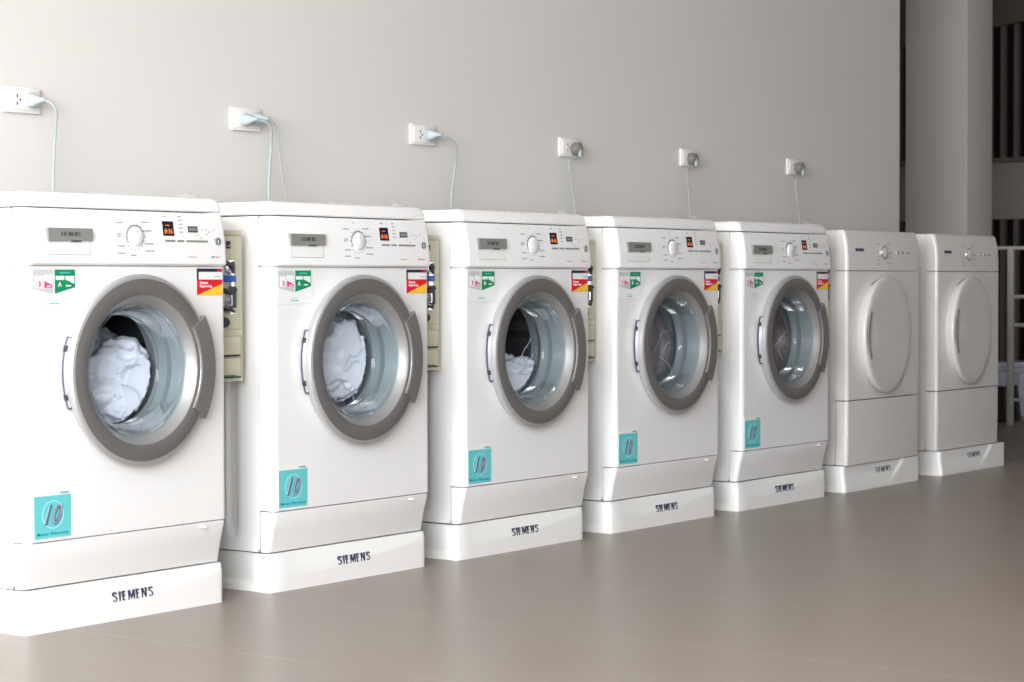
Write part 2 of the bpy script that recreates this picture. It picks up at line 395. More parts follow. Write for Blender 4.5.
def front_panel(root, m, z0, z1, cx, cz, hole_r, yf=BY, yb=0.0357, r=0.013):
    b = MB(); t = bmesh.new()
    X0, X1 = r, 0.6 - r
    # front sheet with the round door hole
    ang = [2 * PI * k / 96 for k in range(96)] + [math.atan2(z - cz, x - cx) % (2 * PI) for x in (X0, X1) for z in (z0, z1)]
    ang = sorted(set(round(a, 6) for a in ang)); inn, out, lip = [], [], []
    for a in ang:
        c, s_ = math.cos(a), math.sin(a)
        k = min(((X1 - cx) / c) if c > 1e-9 else ((X0 - cx) / c) if c < -1e-9 else 1e9, ((z1 - cz) / s_) if s_ > 1e-9 else ((z0 - cz) / s_) if s_ < -1e-9 else 1e9)
        out.append(t.verts.new((cx + k * c, yf, cz + k * s_))); inn.append(t.verts.new((cx + hole_r * c, yf, cz + hole_r * s_)))
        lip.append(t.verts.new((cx + (hole_r - .004) * c, yf + 0.03, cz + (hole_r - .004) * s_)))
    n = len(ang)
    for k in range(n):
        j = (k + 1) % n; t.faces.new((inn[k], out[k], out[j], inn[j])); t.faces.new((inn[j], lip[j], lip[k], inn[k]))
    # rounded vertical edges and side returns
    for sx in (0, 1):
        pth = []
        for k in range(9):
            a = 1.5 * PI - (PI / 2) * k / 8
            pth.append((r + r * math.cos(a), yf + r + r * math.sin(a)))
        pth.append((0, yb)); pth.append((0.003, yb)); pth = [(x if sx == 0 else 0.6 - x, y) for x, y in pth]
        A = [t.verts.new((x, y, z0)) for x, y in pth]; B = [t.verts.new((x, y, z1)) for x, y in pth]
        for k in range(len(pth) - 1): t.faces.new((A[k], A[k + 1], B[k + 1], B[k]))
        for Vv, z in ((A, z0), (B, z1)):
            e = t.verts.new((pth[0][0], yb, z)); 
            for k in range(len(pth) - 1): t.faces.new((Vv[k], Vv[k + 1], e))
    for z in (z0, z1):
        t.faces.new([t.verts.new(p) for p in [(X0, yf, z), (X1, yf, z), (X1, yb, z), (X0, yb, z)]])
    bmesh.ops.remove_doubles(t, verts=t.verts, dist=1e-5); bmesh.ops.recalc_face_normals(t, faces=t.faces)
    b.absorb(t, m); return b.build('front_panel', root)

def lid(root, m, yf=-0.004, yb=0.45, z0=0.914, z1=0.947, name='lid'):
    b = MB()
    rings = [rrect(z0, 0.004, 0.596, yf + .003, yb, 0.010), rrect(z0 + .003, 0, 0.6, yf, yb, 0.012), rrect(z0 + .018, 0.001, 0.599, yf + .003, yb, 0.012),
             rrect(z1 - .008, 0.005, 0.595, yf + .008, yb, 0.012), rrect(z1 - .002, 0.011, 0.589, yf + .014, yb - .004, 0.010), rrect(z1, 0.018, 0.582, yf + .022, yb - .01, 0.010)]
    b.loft(rings, m); return b.build(name, root)

DCX, DCZ, DY = 0.305, 0.557, -0.046
def make_washer():
    R = thing('washing_machine', '', 'washing machine', (0, 0, 0), 'front-loading washing machines along the wall')
    make_cabinet(R, WHITE)
    front_panel(R, WHITE, 0.1980, 0.7876, DCX, DCZ, 0.172)
    # kick panel leaning back towards the floor, with a small pale latch nib
    b = MB(); b.loft([rrect(0.097, 0.001, 0.599, 0.012, 0.0357, 0.012), rrect(0.15, 0, 0.6, 0.001, 0.0357, 0.013), rrect(0.190, 0, 0.6, BY + .002, 0.0357, 0.013), rrect(0.1955, 0.001, 0.599, BY + .003, 0.0357, 0.013)], WHITE)
    b.tube([(0.515, BY + .004, 0.186), (0.528, BY, 0.184), (0.536, BY + .003, 0.179)], [.003, .004, .003], PLASW)
    b.build('kick_panel', R)
    # console: leans back upwards
    b = MB(); b.loft([rrect(0.7890, 0.003, 0.597, -0.017, 0.0357, 0.014), rrect(0.794, -.001, 0.601, -0.022, 0.0357, 0.014), rrect(0.83, 0, 0.6, -0.021, 0.0357, 0.014),
                      rrect(0.88, 0, 0.6, -0.015, 0.0357, 0.014), rrect(0.909, 0.001, 0.599, -0.008, 0.0357, 0.014), rrect(0.911, 0.003, 0.597, -0.005, 0.0357, 0.014)], PLASW)
    con = b.build('console', R)
    def cy(z): # console surface depth at height z
        return -0.021 + 0.006 * max(0, (z - .83)) / .05 + (0.0 if z < .88 else (z - .88) * .12)
    def slab(mb, x0, x1, z0, z1, m, off=0.0006, th=0.003):
        t = bmesh.new(); P = [(x0, z0), (x1, z0), (x1, z1), (x0, z1)]
        a = [t.verts.new((x, cy(z) - off, z)) for x, z in P]; c = [t.verts.new((x, cy(z) - off + th, z)) for x, z in P]
        t.faces.new(a); t.faces.new(c[::-1])
        for k in range(4): t.faces.new((a[k], c[k], c[(k + 1) % 4], a[(k + 1) % 4]))
        bmesh.ops.recalc_face_normals(t, faces=t.faces); mb.absorb(t, m)
    # detergent drawer: grey handle bar over a scooped recess
    b = MB()
    b.prism([(0.048, 0.869), (0.174, 0.869), (0.175, 0.842), (0.050, 0.840)], cy(.85) - .007, cy(.85) + .01, GREY)
    b.box(0.116, 0.140, cy(.85) - .0075, cy(.85), 0.8395, 0.8425, DARK)
    word(b, 'SIEMENS', 0.084, 0.140, 0.8515, 0.8610, cy(.85) - .007, DARK)
    dr = b.build('detergent_drawer', R); dr['label'] = 'grey drawer pull'
    b = MB()      # scoop under the pull
    t = bmesh.new(); xs = [0.053 + 0.118 * i / 16 for i in range(17)]; zs = [0.812 + 0.030 * j / 8 for j in range(9)]; G = []
    for z in zs:
        row = []
        for x in xs:
            u = (x - .053) / .118; w = (z - .812) / .030
            e = min(1, u / .1, (1 - u) / .1); d = .010 * w * max(e, 0)
            row.append((x, cy(z) - .0012 + 0 * d - .0008 * e * (1 - w), z))
        G.append(row)
    grid_faces(t, G, 0); b.absorb(t, STW)
    for x0, x1, z0, z1 in ((0.0525, 0.0535, .812, .840), (0.1705, 0.1715, .812, .840), (0.053, 0.171, .8112, .8122)): slab(b, x0, x1, z0, z1, MARK, 0.0016, .002)
    b.build('drawer_recess', R)
    # dial zone seams
    b = MB(); slab(b, 0.236, 0.380, 0.794, 0.908, PLASW, .0004, .004); slab(b, 0.2352, 0.2362, 0.794, 0.908, STG, .0007); slab(b, 0.378, 0.382, 0.792, 0.910, STW, .0016)
    for z, x0, x1 in ((.884, .262, .285), (.859, .262, .278), (.854, .262, .274), (.832, .262, .284), (.816, .262, .284), (.886, .338, .362), (.867, .342, .368), (.838, .345, .372), (.822, .345, .372), (.812, .300, .318), (.806, .300, .318), (.9, .305, .309)):
        slab(b, x0 - .010, x1 - .010, z - .0013, z + .0013, MARK)
    b.build('dial_scale', con); b = MB(); slab(b, .386, .586, .796, .906, PLASW, .0003, .004)
    for z in (.893, .884, .875, .866): slab(b, .446, .457, z - .0012, z + .0012, MARK)
    for x in (.400, .446): slab(b, x, x + .010, .900, .9025, MARK)
    for x, z in ((.520, .871), (.532, .871), (.555, .871), (.500, .858), (.512, .852), (.532, .860), (.54, .866)): slab(b, x, x + .003, z, z + .003, MARK)
    for x0, x1 in ((.398, .430), (.437, .458), (.465, .534)): slab(b, x0, x1, .8435, .8480, GREY, .001)
    slab(b, .556, .562, .848, .852, MARK); 
    slab(b, .470, .497, .8085, .8105, MARK); slab(b, .545, .552, .8075, .8115, DARK); slab(b, .554, .572, .8085, .811, MARK)
    slab(b, .474, .504, .866, .880, DARK, .0012); slab(b, .477, .501, .869, .877, GREY, .0016)
    b.build('control_panel', con)
    # dial
    b = MB(); y = cy(.854)
    b.lathe([(0.0, y - .008), (0.018, y - .008), (0.0210, y - .0065), (0.0218, y - .004), (0.0222, y + .001)], 0.305, 0.854, PLASW, 40)
    b.lathe([(0.0222, y - .002), (0.0262, y - .0015), (0.0262, y + .003), (0.0222, y + .003)], 0.305, 0.854, GREY, 40, closed=True)
    for k in range(16):
        a = 2 * PI * k / 16; c = (0.305 + .0300 * math.cos(a), 0.854 + .0300 * math.sin(a)); b.box(c[0] - .001, c[0] + .001, cy(c[1]) - .0007, cy(c[1]) + .002, c[1] - .001, c[1] + .001, DARK)
    b.box(0.3045, 0.3055, y - .0085, y - .007, 0.856, 0.872, MARK)
    b.build('programme_dial', R)
    # display
    b = MB(); slab(b, 0.394, 0.428, 0.857, 0.890, SCREEN, .0014)
    b.text('0:16', 0.399, 0.422, 0.861, 0.873, cy(.872) - .0018, ORANGE, bold=0.0135)
    slab(b, .403, .415, .8800, .8815, ORANGE, .0018, .001)
    b.build('display', R)
    b = MB(); b.lathe([(0, cy(.849) - .002), (.0075, cy(.849) - .002), (.0085, cy(.849) + .002)], 0.568, 0.846, RUBBER, 20)
    b.lathe([(.0085, cy(.849) - .002), (.0100, cy(.849) - .002), (.0105, cy(.849) + .002)], 0.568, 0.846, SILV, 20)
    b.box(.567, .569, cy(.849) - .0026, cy(.849) - .0015, .842, .850, STW)
    b.build('start_button', R)
    ld = lid(R, PLASW)
    # crumpled leftover film along the top of the lid
    t = bmesh.new(); G = []
    for j in range(7):
        row = []
        for i in range(61):
            u = i / 60; x = .020 + .560 * u; hgt = .0025 + .014 * max(0, noise.noise(Vector((u * 9, 3.1, 0)))) + .008 * math.exp(-((u - .90) / .05) ** 2)
            w = j / 6; y = .012 + .05 * w + .004 * noise.noise(Vector((u * 20, w * 3, 1)))
            row.append((x, y, .9472 + hgt * math.sin(PI * w) * (0.8 + .5 * noise.noise(Vector((u * 30, w * 5, 2))))))
        G.append(row)
    b = MB(); b.mi(FILM); grid_faces(b.bm, G, 0); t.free(); b.build('plastic_film', ld)
    # door
    door = MB()
    door.lathe([(0.196, BY + .001), (0.203, BY - .004), (0.2125, DY + .014), (0.2135, DY + .010), (0.2125, DY + .005), (0.209, DY + .0015), (0.203, DY)], DCX, DCZ, SILV, 96)
    door.lathe([(0.203, DY), (0.190, DY - .002), (0.172, DY - .0015), (0.1665, DY + .0005)], DCX, DCZ, RING, 96)
    door.lathe([(0.1665, DY + .0005), (0.160, DY + .006), (0.152, DY + .018), (0.148, DY + .022), (0.148, BY + .03)], DCX, DCZ, CONE, 96)
    D = door.build('door', R, 30)
    b = MB()   # bowl shaped glass with moulded steps, closed at the back
    b.lathe([(0.148, DY + .016), (0.1445, DY + .019), (0.1435, DY + .024), (0.141, DY + .026), (0.140, DY + .035), (0.133, DY + .060), (0.129, DY + .080), (0.122, DY + .088)], DCX, DCZ, BOWLG, 80)
    b.build('glass_bowl', D)
    b = MB()
    b.lathe([(0.122, DY + .088), (0.08, DY + .091), (0.0, DY + .092)], DCX, DCZ, GLASS, 80)
    b.build('bowl_end', D)
    b = MB()   # handle on the right rim
    a0, a1 = -0.55, 0.55
    b.lathe([(0.173, DY + .004), (0.173, DY - .006), (0.176, DY - .008), (0.221, DY - .004), (0.227, DY + .001), (0.226, DY + .012), (0.19, DY + .014)], DCX, DCZ, HANDG, 30, a0, a1, closed=True)
    b.lathe([(0.1725, DY - .0045), (0.1745, DY - .0068), (0.1765, DY - .0072), (0.1745, DY - .004)], DCX, DCZ, SILV, 30, a0, a1, closed=True)
    b.build('door_handle', D, 30)
    b = MB()   # hinge band on the left
    b.lathe([(0.204, BY - .001), (0.2115, BY - .002), (0.213, BY - .008), (0.208, BY - .014)], DCX, DCZ, BLUEG, 24, PI - .38, PI + .38, closed=True)
    b.lathe([(0.2080, BY - .010), (0.2125, BY - .0085), (0.212, BY - .016), (0.2085, BY - .018)], DCX, DCZ, SILV, 24, PI - .36, PI + .36, closed=True)
    for a in (PI - .25, PI + .25):
        b.lathe([(0.207, BY - .004), (0.2150, BY - .004), (0.2150, BY - .013), (0.207, BY - .016)], DCX, DCZ, DARK, 4, a - .03, a + .03, closed=True)
    b.build('hinge', D, 30)
    # rubber gasket and steel drum with lifter ribs
    b = MB(); b.lathe([(0.171, BY + .012), (0.168, 0.03), (0.150, 0.035), (0.140, 0.05), (0.146, 0.062), (0.158, 0.075), (0.150, 0.095)], DCX, DCZ, RUBBER, 72); b.build('door_gasket', R)
    b = MB(); b.lathe([(0.152, 0.096), (0.16, 0.088), (0.235, 0.100), (0.240, 0.110), (0.240, 0.36), (0.225, 0.385), (0.06, 0.375), (0.0, 0.372)], DCX, DCZ, STEEL, 72)
    for k in range(3):
        a = .35 + 2 * PI * k / 3; pts = []
        for y in (.115, .36):
            pts.append([(DCX + math.cos(a + d) * r, y, DCZ + math.sin(a + d) * r) for d, r in ((-.22, .238), (-.07, .19), (.07, .19), (.22, .238))])
        b.loft(pts, STEEL)
    b.build('drum', R)
    # stickers
    y = BY - .0002
    b = MB(); X_ = lambda x: .0125 + (x - .0325) * 1.19; Z_ = lambda z: .7825 - (.7795 - z) * 1.06
    def bx(x0, x1, z0, z1, m, d): b.box(X_(x0), X_(x1), y - d, y + .0006, Z_(z0), Z_(z1), m)
    def pr(P, m, d): b.prism([(X_(x), Z_(z)) for x, z in P], y - d, y, m)
    bx(.0317, .1383, .6997, .7803, STG, .0003); bx(.0325, .1375, .7005, .7795, STW, .0007)  # grey rim behind the white sheet is its thin shadow, painted in
    pr([(.035, .777), (.083, .777), (.083, .727), (.035, .737)], STG, .0010); pr([(.086, .777), (.134, .777), (.134, .741), (.086, .728)], GREEN, .0014)
    pr([(.088, .764), (.108, .764), (.108, .756), (.088, .756)], STW, .0018); pr([(.111, .764), (.132, .764), (.132, .748), (.111, .757)], STW, .0018)
    b.text('A', X_(.0935), X_(.1015), Z_(.742), Z_(.752), y - .0014, STW, bold=0.009)
    bx(.112, .124, .7425, .7455, STW, .0018); bx(.098, .122, .7695, .7715, TEAL, .0018)
    bx(.039, .057, .739, .764, STW, .0012); bx(.060, .081, .739, .766, STW, .0012)
    pr([(.047, .755), (.053, .751), (.053, .744), (.047, .740), (.050, .747)], PINK, .0018); pr([(.061, .754), (.079, .746), (.080, .740), (.061, .740)], PINK, .0018)
    bx(.067, .076, .742, .7445, STW, .0022); bx(.072, .096, .707, .7095, TEAL, .0012); bx(.074, .094, .713, .7145, STG, .0012)
    b.build('energy_sticker', R)
    b = MB(); X_ = lambda x: .588 - (.592 - x) * 1.12; Z_ = lambda z: .7835 - (.783 - z) * 1.10
    bx(.518, .592, .727, .783, STW, .0005); bx(.518, .576, .776, .783, NAVY, .0012); bx(.576, .592, .776, .783, CRIM, .0012); bx(.518, .5225, .759, .776, NAVY, .0012)
    pr([(.518, .760), (.592, .760), (.592, .751), (.518, .727)], RED, .0012); pr([(.592, .751), (.592, .727), (.518, .727)], YEL, .0013); bx(.569, .588, .765, .767, TEAL, .0012)
    b.text('German', X_(.526), X_(.549), Z_(.7505), Z_(.7565), y - .0012, STW, bold=.007); b.text('Engineering', X_(.526), X_(.561), Z_(.7420), Z_(.7490), y - .0012, STW, bold=.007)
    b.build('origin_sticker', R)
    b = MB(); b.box(.0125, .117, y - .0005, y + .001, .1995, .306, STW); b.box(.0135, .116, y - .0009, y, .205, .296, TEAL)
    word(b, 'SIEMENS', .086, .112, .2985, .3025, y - .0009, TEALD)
    b.lathe([(.0285, y - .0006), (.0285, y - .0012), (.0300, y - .0012), (.0300, y - .0006)], .066, .255, TEALL, 40, closed=True)
    b.text('10', .040, .0925, .2325, .277, y - .0014, SGREY, shear=.45, bold=.04); b.text('10', .041, .0905, .2355, .2765, y - .0019, SPINK, shear=.45, bold=-.03)
    b.text('Motor Warranty', .021, .109, .2095, .2180, y - .0009, TEALD, bold=0.0054)
    b.build('warranty_sticker', R)
    return R

X = [0.0, 0.762, 1.5014, 2.2487, 2.9965, 3.7421, 4.5420]
XO = [-.002, .001, .014, .004, .002]
lab = ['white front-loading washing machine leftmost in the row, large white bundle inside its door',
       'white front-loading washing machine second from the left, round door window filled with white laundry',
       'white front-loading washing machine third from the left, white laundry low in a dark drum',
       'white front-loading washing machine fourth from the left, dim mauve laundry behind its glass',
       'white front-loading washing machine fifth from the left, next to the first dryer']
proto = make_washer(); W = []
for i in range(5):
    if i == 0: r = proto; r['label'] = lab[0]; r.location.x = XO[0]
    else: r = dup(proto, (X[i] + XO[i], 0, 0), lab[i])
    W.append(r)

# ------------------------------------------------------------------ dryers
def make_dryer():
    R = thing('tumble_dryer', '', 'dryer', (0, 0, 0), 'tumble dryers at the far end of the row')
    make_cabinet(R, DRYW, z1=0.9295, groove=False)
    b = MB(); b.loft([rrect(z, 0, 0.6, BY, 0.0357, 0.012, rr=0.034) for z in (0.328, 0.786)], DRYW); b.build('front_panel', R)
    b = MB(); b.loft([rrect(z, 0.001, 0.599, y_, 0.0357, 0.012, rr=0.034) for z, y_ in ((0.097, BY + .003), (0.2, BY + .001), (0.3245, BY + .001))], DRYW); b.build('lower_panel', R)
    b = MB(); b.loft([rrect(z, 0.0, 0.6, y_, 0.0357, 0.012, rr=0.034) for z, y_ in ((0.7885, BY), (0.83, BY), (0.88, BY + .003), (0.915, BY + .011), (0.926, BY + .015))] + [rrect(0.9300, .001, .599, BY + .0175, 0.0357, 0.012, rr=0.034), rrect(0.9320, .004, .596, BY + .021, 0.0357, 0.012, rr=0.03)], DRYW); con = b.build('console', R)
    b = MB(); b.loft([[(x0, .0358, z), (x1, .0358, z), (x1, .45, z), (x0, .45, z)] for z, x0, x1 in ((.9297, 0.0005, .5995), (.9308, .002, .598), (.9320, .006, .594))], DRYW); b.build('top_panel', R)
    y = BY - .0006
    b = MB(); b.box(.225, .372, BY + .0075, BY + .02, .798, .905, DRYW)
    for z, x0, x1 in ((.885, .262, .284), (.868, .258, .292), (.855, .262, .280), (.840, .262, .292), (.826, .262, .282), (.812, .262, .292), (.885, .350, .372), (.866, .352, .378), (.852, .358, .392), (.835, .350, .375), (.815, .350, .378)):
        b.box(x0 - .032, x1 - .032, y + .003 * (z > .86), y + .01, z - .0012, z + .0012, MARK)
    b.build('dial_scale', con); b = MB()
    b.box(.468, .493, y, y + .006, .851, .856, MARK); b.build('small_print', con); b = MB()
    word(b, 'SIEMENS', .062, .126, .8570, .8675, BY, LOGO, depth=.001, back=.003)
    b.build('logo_lettering', con)
    b = MB(); b.lathe([(0.0, y - .005), (0.017, y - .005), (0.0205, y - .004), (0.0215, y + .006)], 0.285, 0.855, DRYW, 40)
    b.lathe([(0.0215, y - .004), (0.0245, y - .003), (0.0245, y + .006)], 0.285, 0.855, CHROME, 40); b.build('programme_dial', R)
    for x in (.392, .430):
        b = MB(); b.lathe([(0.0, y - .004), (0.0045, y - .004), (0.006, y - .003), (0.006, y + .006)], x, 0.855, CHROME, 20); b.build('button', R)
    # domed round door with a pull slot on its left edge
    cx, cz, r = 0.276, 0.557, 0.213; b = MB(); t = bmesh.new(); seg = 96; rings = []
    prof = [(r - .014, BY + .001), (r - .010, BY - .006), (r - .002, BY - .022), (r, BY - .030), (r - .003, BY - .036), (r - .012, BY - .039), (r - .035, BY - .040), (r - .08, BY - .039), (r - .14, BY - .0385), (.03, BY - .0385)]
    for k in range(seg):
        a = 2 * PI * k / seg; row = []
        for rr, yy in prof:
            # the right edge of the door sits nearly flush, the left edge stands proud
            prow = 0.62 - 0.38 * math.cos(a) * rr / r
            d = (yy - BY) * prow
            if abs(a - PI) < .42 and rr in (r - .012, r - .035): 
                d += (.010 if rr == r - .035 else .0) * math.cos((a - PI) / .42 * PI / 2)
            row.append(t.verts.new((cx + rr * math.cos(a), BY + d, cz + rr * math.sin(a))))
        rings.append(row)
    for k in range(seg):
        A, B = rings[k], rings[(k + 1) % seg]
        for j in range(len(prof) - 1): t.faces.new((A[j], A[j + 1], B[j + 1], B[j]))
    t.faces.new([rw[-1] for rw in rings]); bmesh.ops.recalc_face_normals(t, faces=t.faces)
    b.absorb(t, DRYW); D = b.build('door', R, 50)
    b = MB(); b.lathe([(r - .034, BY - .036), (r - .034, BY - .0400), (r - .021, BY - .0404), (r - .021, BY - .036)], cx, cz, SLOTG, 30, PI - .47, PI + .47, closed=True); b.build('pull_slot', D)  # raised grey strip; the shade of the pull hollow is in its colour
    b = MB(); b.lathe([(r - .016, BY - .0002), (r - .016, BY - .001), (r - .0085, BY - .001), (r - .0085, BY - .0002)], cx, cz, GREY, 30, PI * .40, PI * .66, closed=True); b.build('painted_door_shade', D)  # flat grey arc on the panel, painted shade over the door's upper edge
    return R
d1 = make_dryer(); d1.location = (X[5] - .002, 0.002, 0); d1['label'] = 'plain white tumble dryer beside the fifth washing machine, left of the two dryers'
d2 = dup(d1, (X[6] - .015, 0.025, 0), 'plain white tumble dryer at the far right end of the row, last before the column')

# ------------------------------------------------------------------ pedestals
def make_pedestal(kind):
    R = thing('pedestal', '', 'pedestal', (0, 0, 0), 'white pedestals under the machines')
    b = MB(); t = bmesh.new(); nx, nz = 60, 16; G = []
    H = 0.0935
    def yf(x, z):
        if kind == 'washer':
            za = .040 + .038 * max(0, (x - .15) / .45) ** 1.6 if x > .15 else .040 + .03 * ((.15 - x) / .15) ** 2
            d = max(0, z - za); y = d * .22
            y += .006 * max(0, 1 - x / .05) ** 2 + .006 * max(0, 1 - (.6 - x) / .05) ** 2 * 0
        else:
            xa = .27 + .20 * (z / H) ** 0.5; y = .008 * (1 if x < xa else 0)
            e = (xa - x) / .012; y = .007 * min(max(e, 0), 1) * min(1, max(0, (z - .012) / .05))
        return y
    for j in range(nz + 1):
        z = H * j / nz; G.append([(.012 + .576 * i / nx, yf(.012 + .576 * i / nx, z), z) for i in range(nx + 1)])
    grid_faces(t, G, 0)
    # returns: rounded corners, sides stepping in, top, back
    def corner(sx):
        rows = []
        for j in range(nz + 1):
            z = H * j / nz; y0 = yf(.012 if sx == 0 else .588, z); row = []
            for k in range(6):
                a = (PI / 2) * k / 5
                row.append((.012 - .012 * math.sin(a), y0 + .012 - .012 * math.cos(a), z))
            row += [(0, .060, z), (0.006 * (z > .02), .078, z), (0.006 * (z > .02), .44, z)]
            rows.append([((x if sx == 0 else .6 - x), y, z2) for x, y, z2 in row])
        grid_faces(t, rows, 0)
        return rows
    A = corner(0); C = corner(1)
    for jj in (0, nz):
        loop = [p for p in A[jj][::-1]] + G[jj][1:-1] + C[jj]
        t.faces.new([t.verts.new(p) for p in loop])
    zt = [A[0][-1], C[0][-1], C[nz][-1], A[nz][-1]]; t.faces.new([t.verts.new(p) for p in zt])
    bmesh.ops.remove_doubles(t, verts=t.verts, dist=1e-5); bmesh.ops.recalc_face_normals(t, faces=t.faces)
    b.absorb(t, PEDW)
    b.build('body', R, 32)
    b = MB()
    if kind == 'washer': word(b, 'SIEMENS', .247, .372, .0425, .0640, .0, LOGO, depth=.0008, back=.006)
    else: word(b, 'SIEMENS', .250, .372, .0520, .0740, .0068, LOGO, depth=.001, back=.003)
    b.build('logo_lettering', R)['label'] = 'dark brand lettering'
    for x in (.05, .55):
        for y in (.06, .40):
            b = MB(); t = bmesh.new(); bmesh.ops.create_cone(t, cap_ends=True, segments=20, radius1=.018, radius2=.02, depth=.0034)
            bmesh.ops.translate(t, vec=(x, y, H + .00171), verts=t.verts); b.absorb(t, DARK); b.build('foot', R)
    return R
pw = make_pedestal('washer'); PL = ['nearest washing machine, leftmost of the pedestals', 'second washing machine from the left', 'third washing machine from the left', 'fourth washing machine from the left', 'fifth washing machine from the left']
for i in range(5):
    if i == 0: pw['label'] = 'low white pedestal under the ' + PL[0]
    else: dup(pw, (X[i], 0, 0), 'low white pedestal under the ' + PL[i])
pd = make_pedestal('dryer'); pd.location = (X[5], 0, 0); pd['label'] = 'low white pedestal under the left one of the two dryers'
dup(pd, (X[6], 0, 0), 'low white pedestal under the dryer at the far right end')

# ------------------------------------------------------------------ coin boxes on the machines' right sides
def make_coin_box():
    R = thing('coin_box', '', 'coin box', (0, 0, 0), 'beige coin boxes between the machines')
    x0, x1, yf, z0, z1 = 0.0005, 0.134, 0.050, 0.515, 0.876
    b = MB(); b.loft([[(x0, yf + .16, z), (x0, yf + .002, z), (x1 - .012, yf, z), (x1, yf + .012, z), (x1, yf + .16, z)] for z in (z0, z1)], BEIGE); b.build('housing', R)
    b = MB(); b.box(x0 + .002, x1 - .020, yf - .004, yf + .002, .640, .864, BEIGE, .0015); b.box(x0 + .004, x1 - .020, yf - .0045, yf, .8625, .8645, GREY); b.build('front_plate', R)
    b = MB()   # coin mechanism: chrome plate, chute, blue tag, slots
    b.box(.004, .070, yf - .010, yf - .003, .675, .805, CHROME, .003)
    b.lathe([(0, yf - .018), (.009, yf - .018), (.013, yf - .014), (.014, yf - .009)], .048, .786, CHROME, 24)
    b.box(.018, .052, yf - .022, yf - .009, .695, .722, CHROME, .004)
    b.box(.022, .050, yf - .028, yf - .009, .682, .690, DARK, .002)
    b.box(.056, .070, yf - .018, yf - .009, .690, .742, STEEL, .003); b.box(.058, .068, yf - .0125, yf - .009, .775, .800, DARK, .001)
    b.tube([(.02, yf - .013, .737), (.035, yf - .022, .732), (.05, yf - .014, .727), (.066, yf - .02, .735)], .004, DARK, 8)
    b.tube([(.03, yf - .013, .80), (.05, yf - .026, .792), (.062, yf - .014, .775)], .0045, STEEL, 8)
    for px, pz in ((.065, .798), (.065, .682), (.012, .798)): b.lathe([(0, yf - .013), (.003, yf - .013), (.004, yf - .009)], px, pz, DARK, 10)
    b.build('coin_mechanism', R)
    b = MB(); b.box(.006, .072, yf - .0135, yf - .009, .752, .768, BLUE, .001); b.build('coin_slot_plate', R)['label'] = 'blue plate'
    b = MB(); b.box(.048, .062, yf - .0065, yf - .003, .832, .850, DARK, .0015); b.box(.050, .060, yf - .008, yf - .006, .836, .840, CHROME); b.build('counter_window', R)
    b = MB(); b.lathe([(0, yf - .016), (.008, yf - .016), (.011, yf - .012), (.013, yf - .003)], .040, .656, STEEL, 20); b.box(.039, .041, yf - .0168, yf - .015, .650, .662, DARK); b.build('lock', R)
    for z in (.578, .526):
        b = MB(); b.box(-.0145, .098, yf - .0045, yf, z, z + .046, BEIGE, .001)
        for bx in ((.095, .098, z, z + .046), (-.0145, .098, z + .0435, z + .046)): b.box(bx[0], bx[1], yf - .005, yf - .001, bx[2], bx[3], BEIGE2)
        b.box(-.014, .094, yf - .0055, yf, z - .003, z + .0005, DARK)
        if z < .55: b.box(.030, .078, yf - .0065, yf, z + .001, z + .004, GREEN)
        b.build('cash_door', R)
    for o in COL.objects:
        if o.parent == R and o.name.split('.')[0] not in ('housing', 'front_plate'): o.location.x = .015
    return R
cb = make_coin_box(); nm = ['first and second', 'second and third', 'third and fourth', 'fourth and fifth']
for i in range(5):
    l = 'beige metal coin box between the %s washing machines from the left' % nm[i] if i < 4 else 'beige coin box almost hidden behind the right edge of the fifth washing machine'
    if i == 0: cb.location = (X[0] + XO[0] + .6, 0, 0); cb['label'] = l
    else: dup(cb, (X[i] + XO[i] + .6, 0, 0), l)

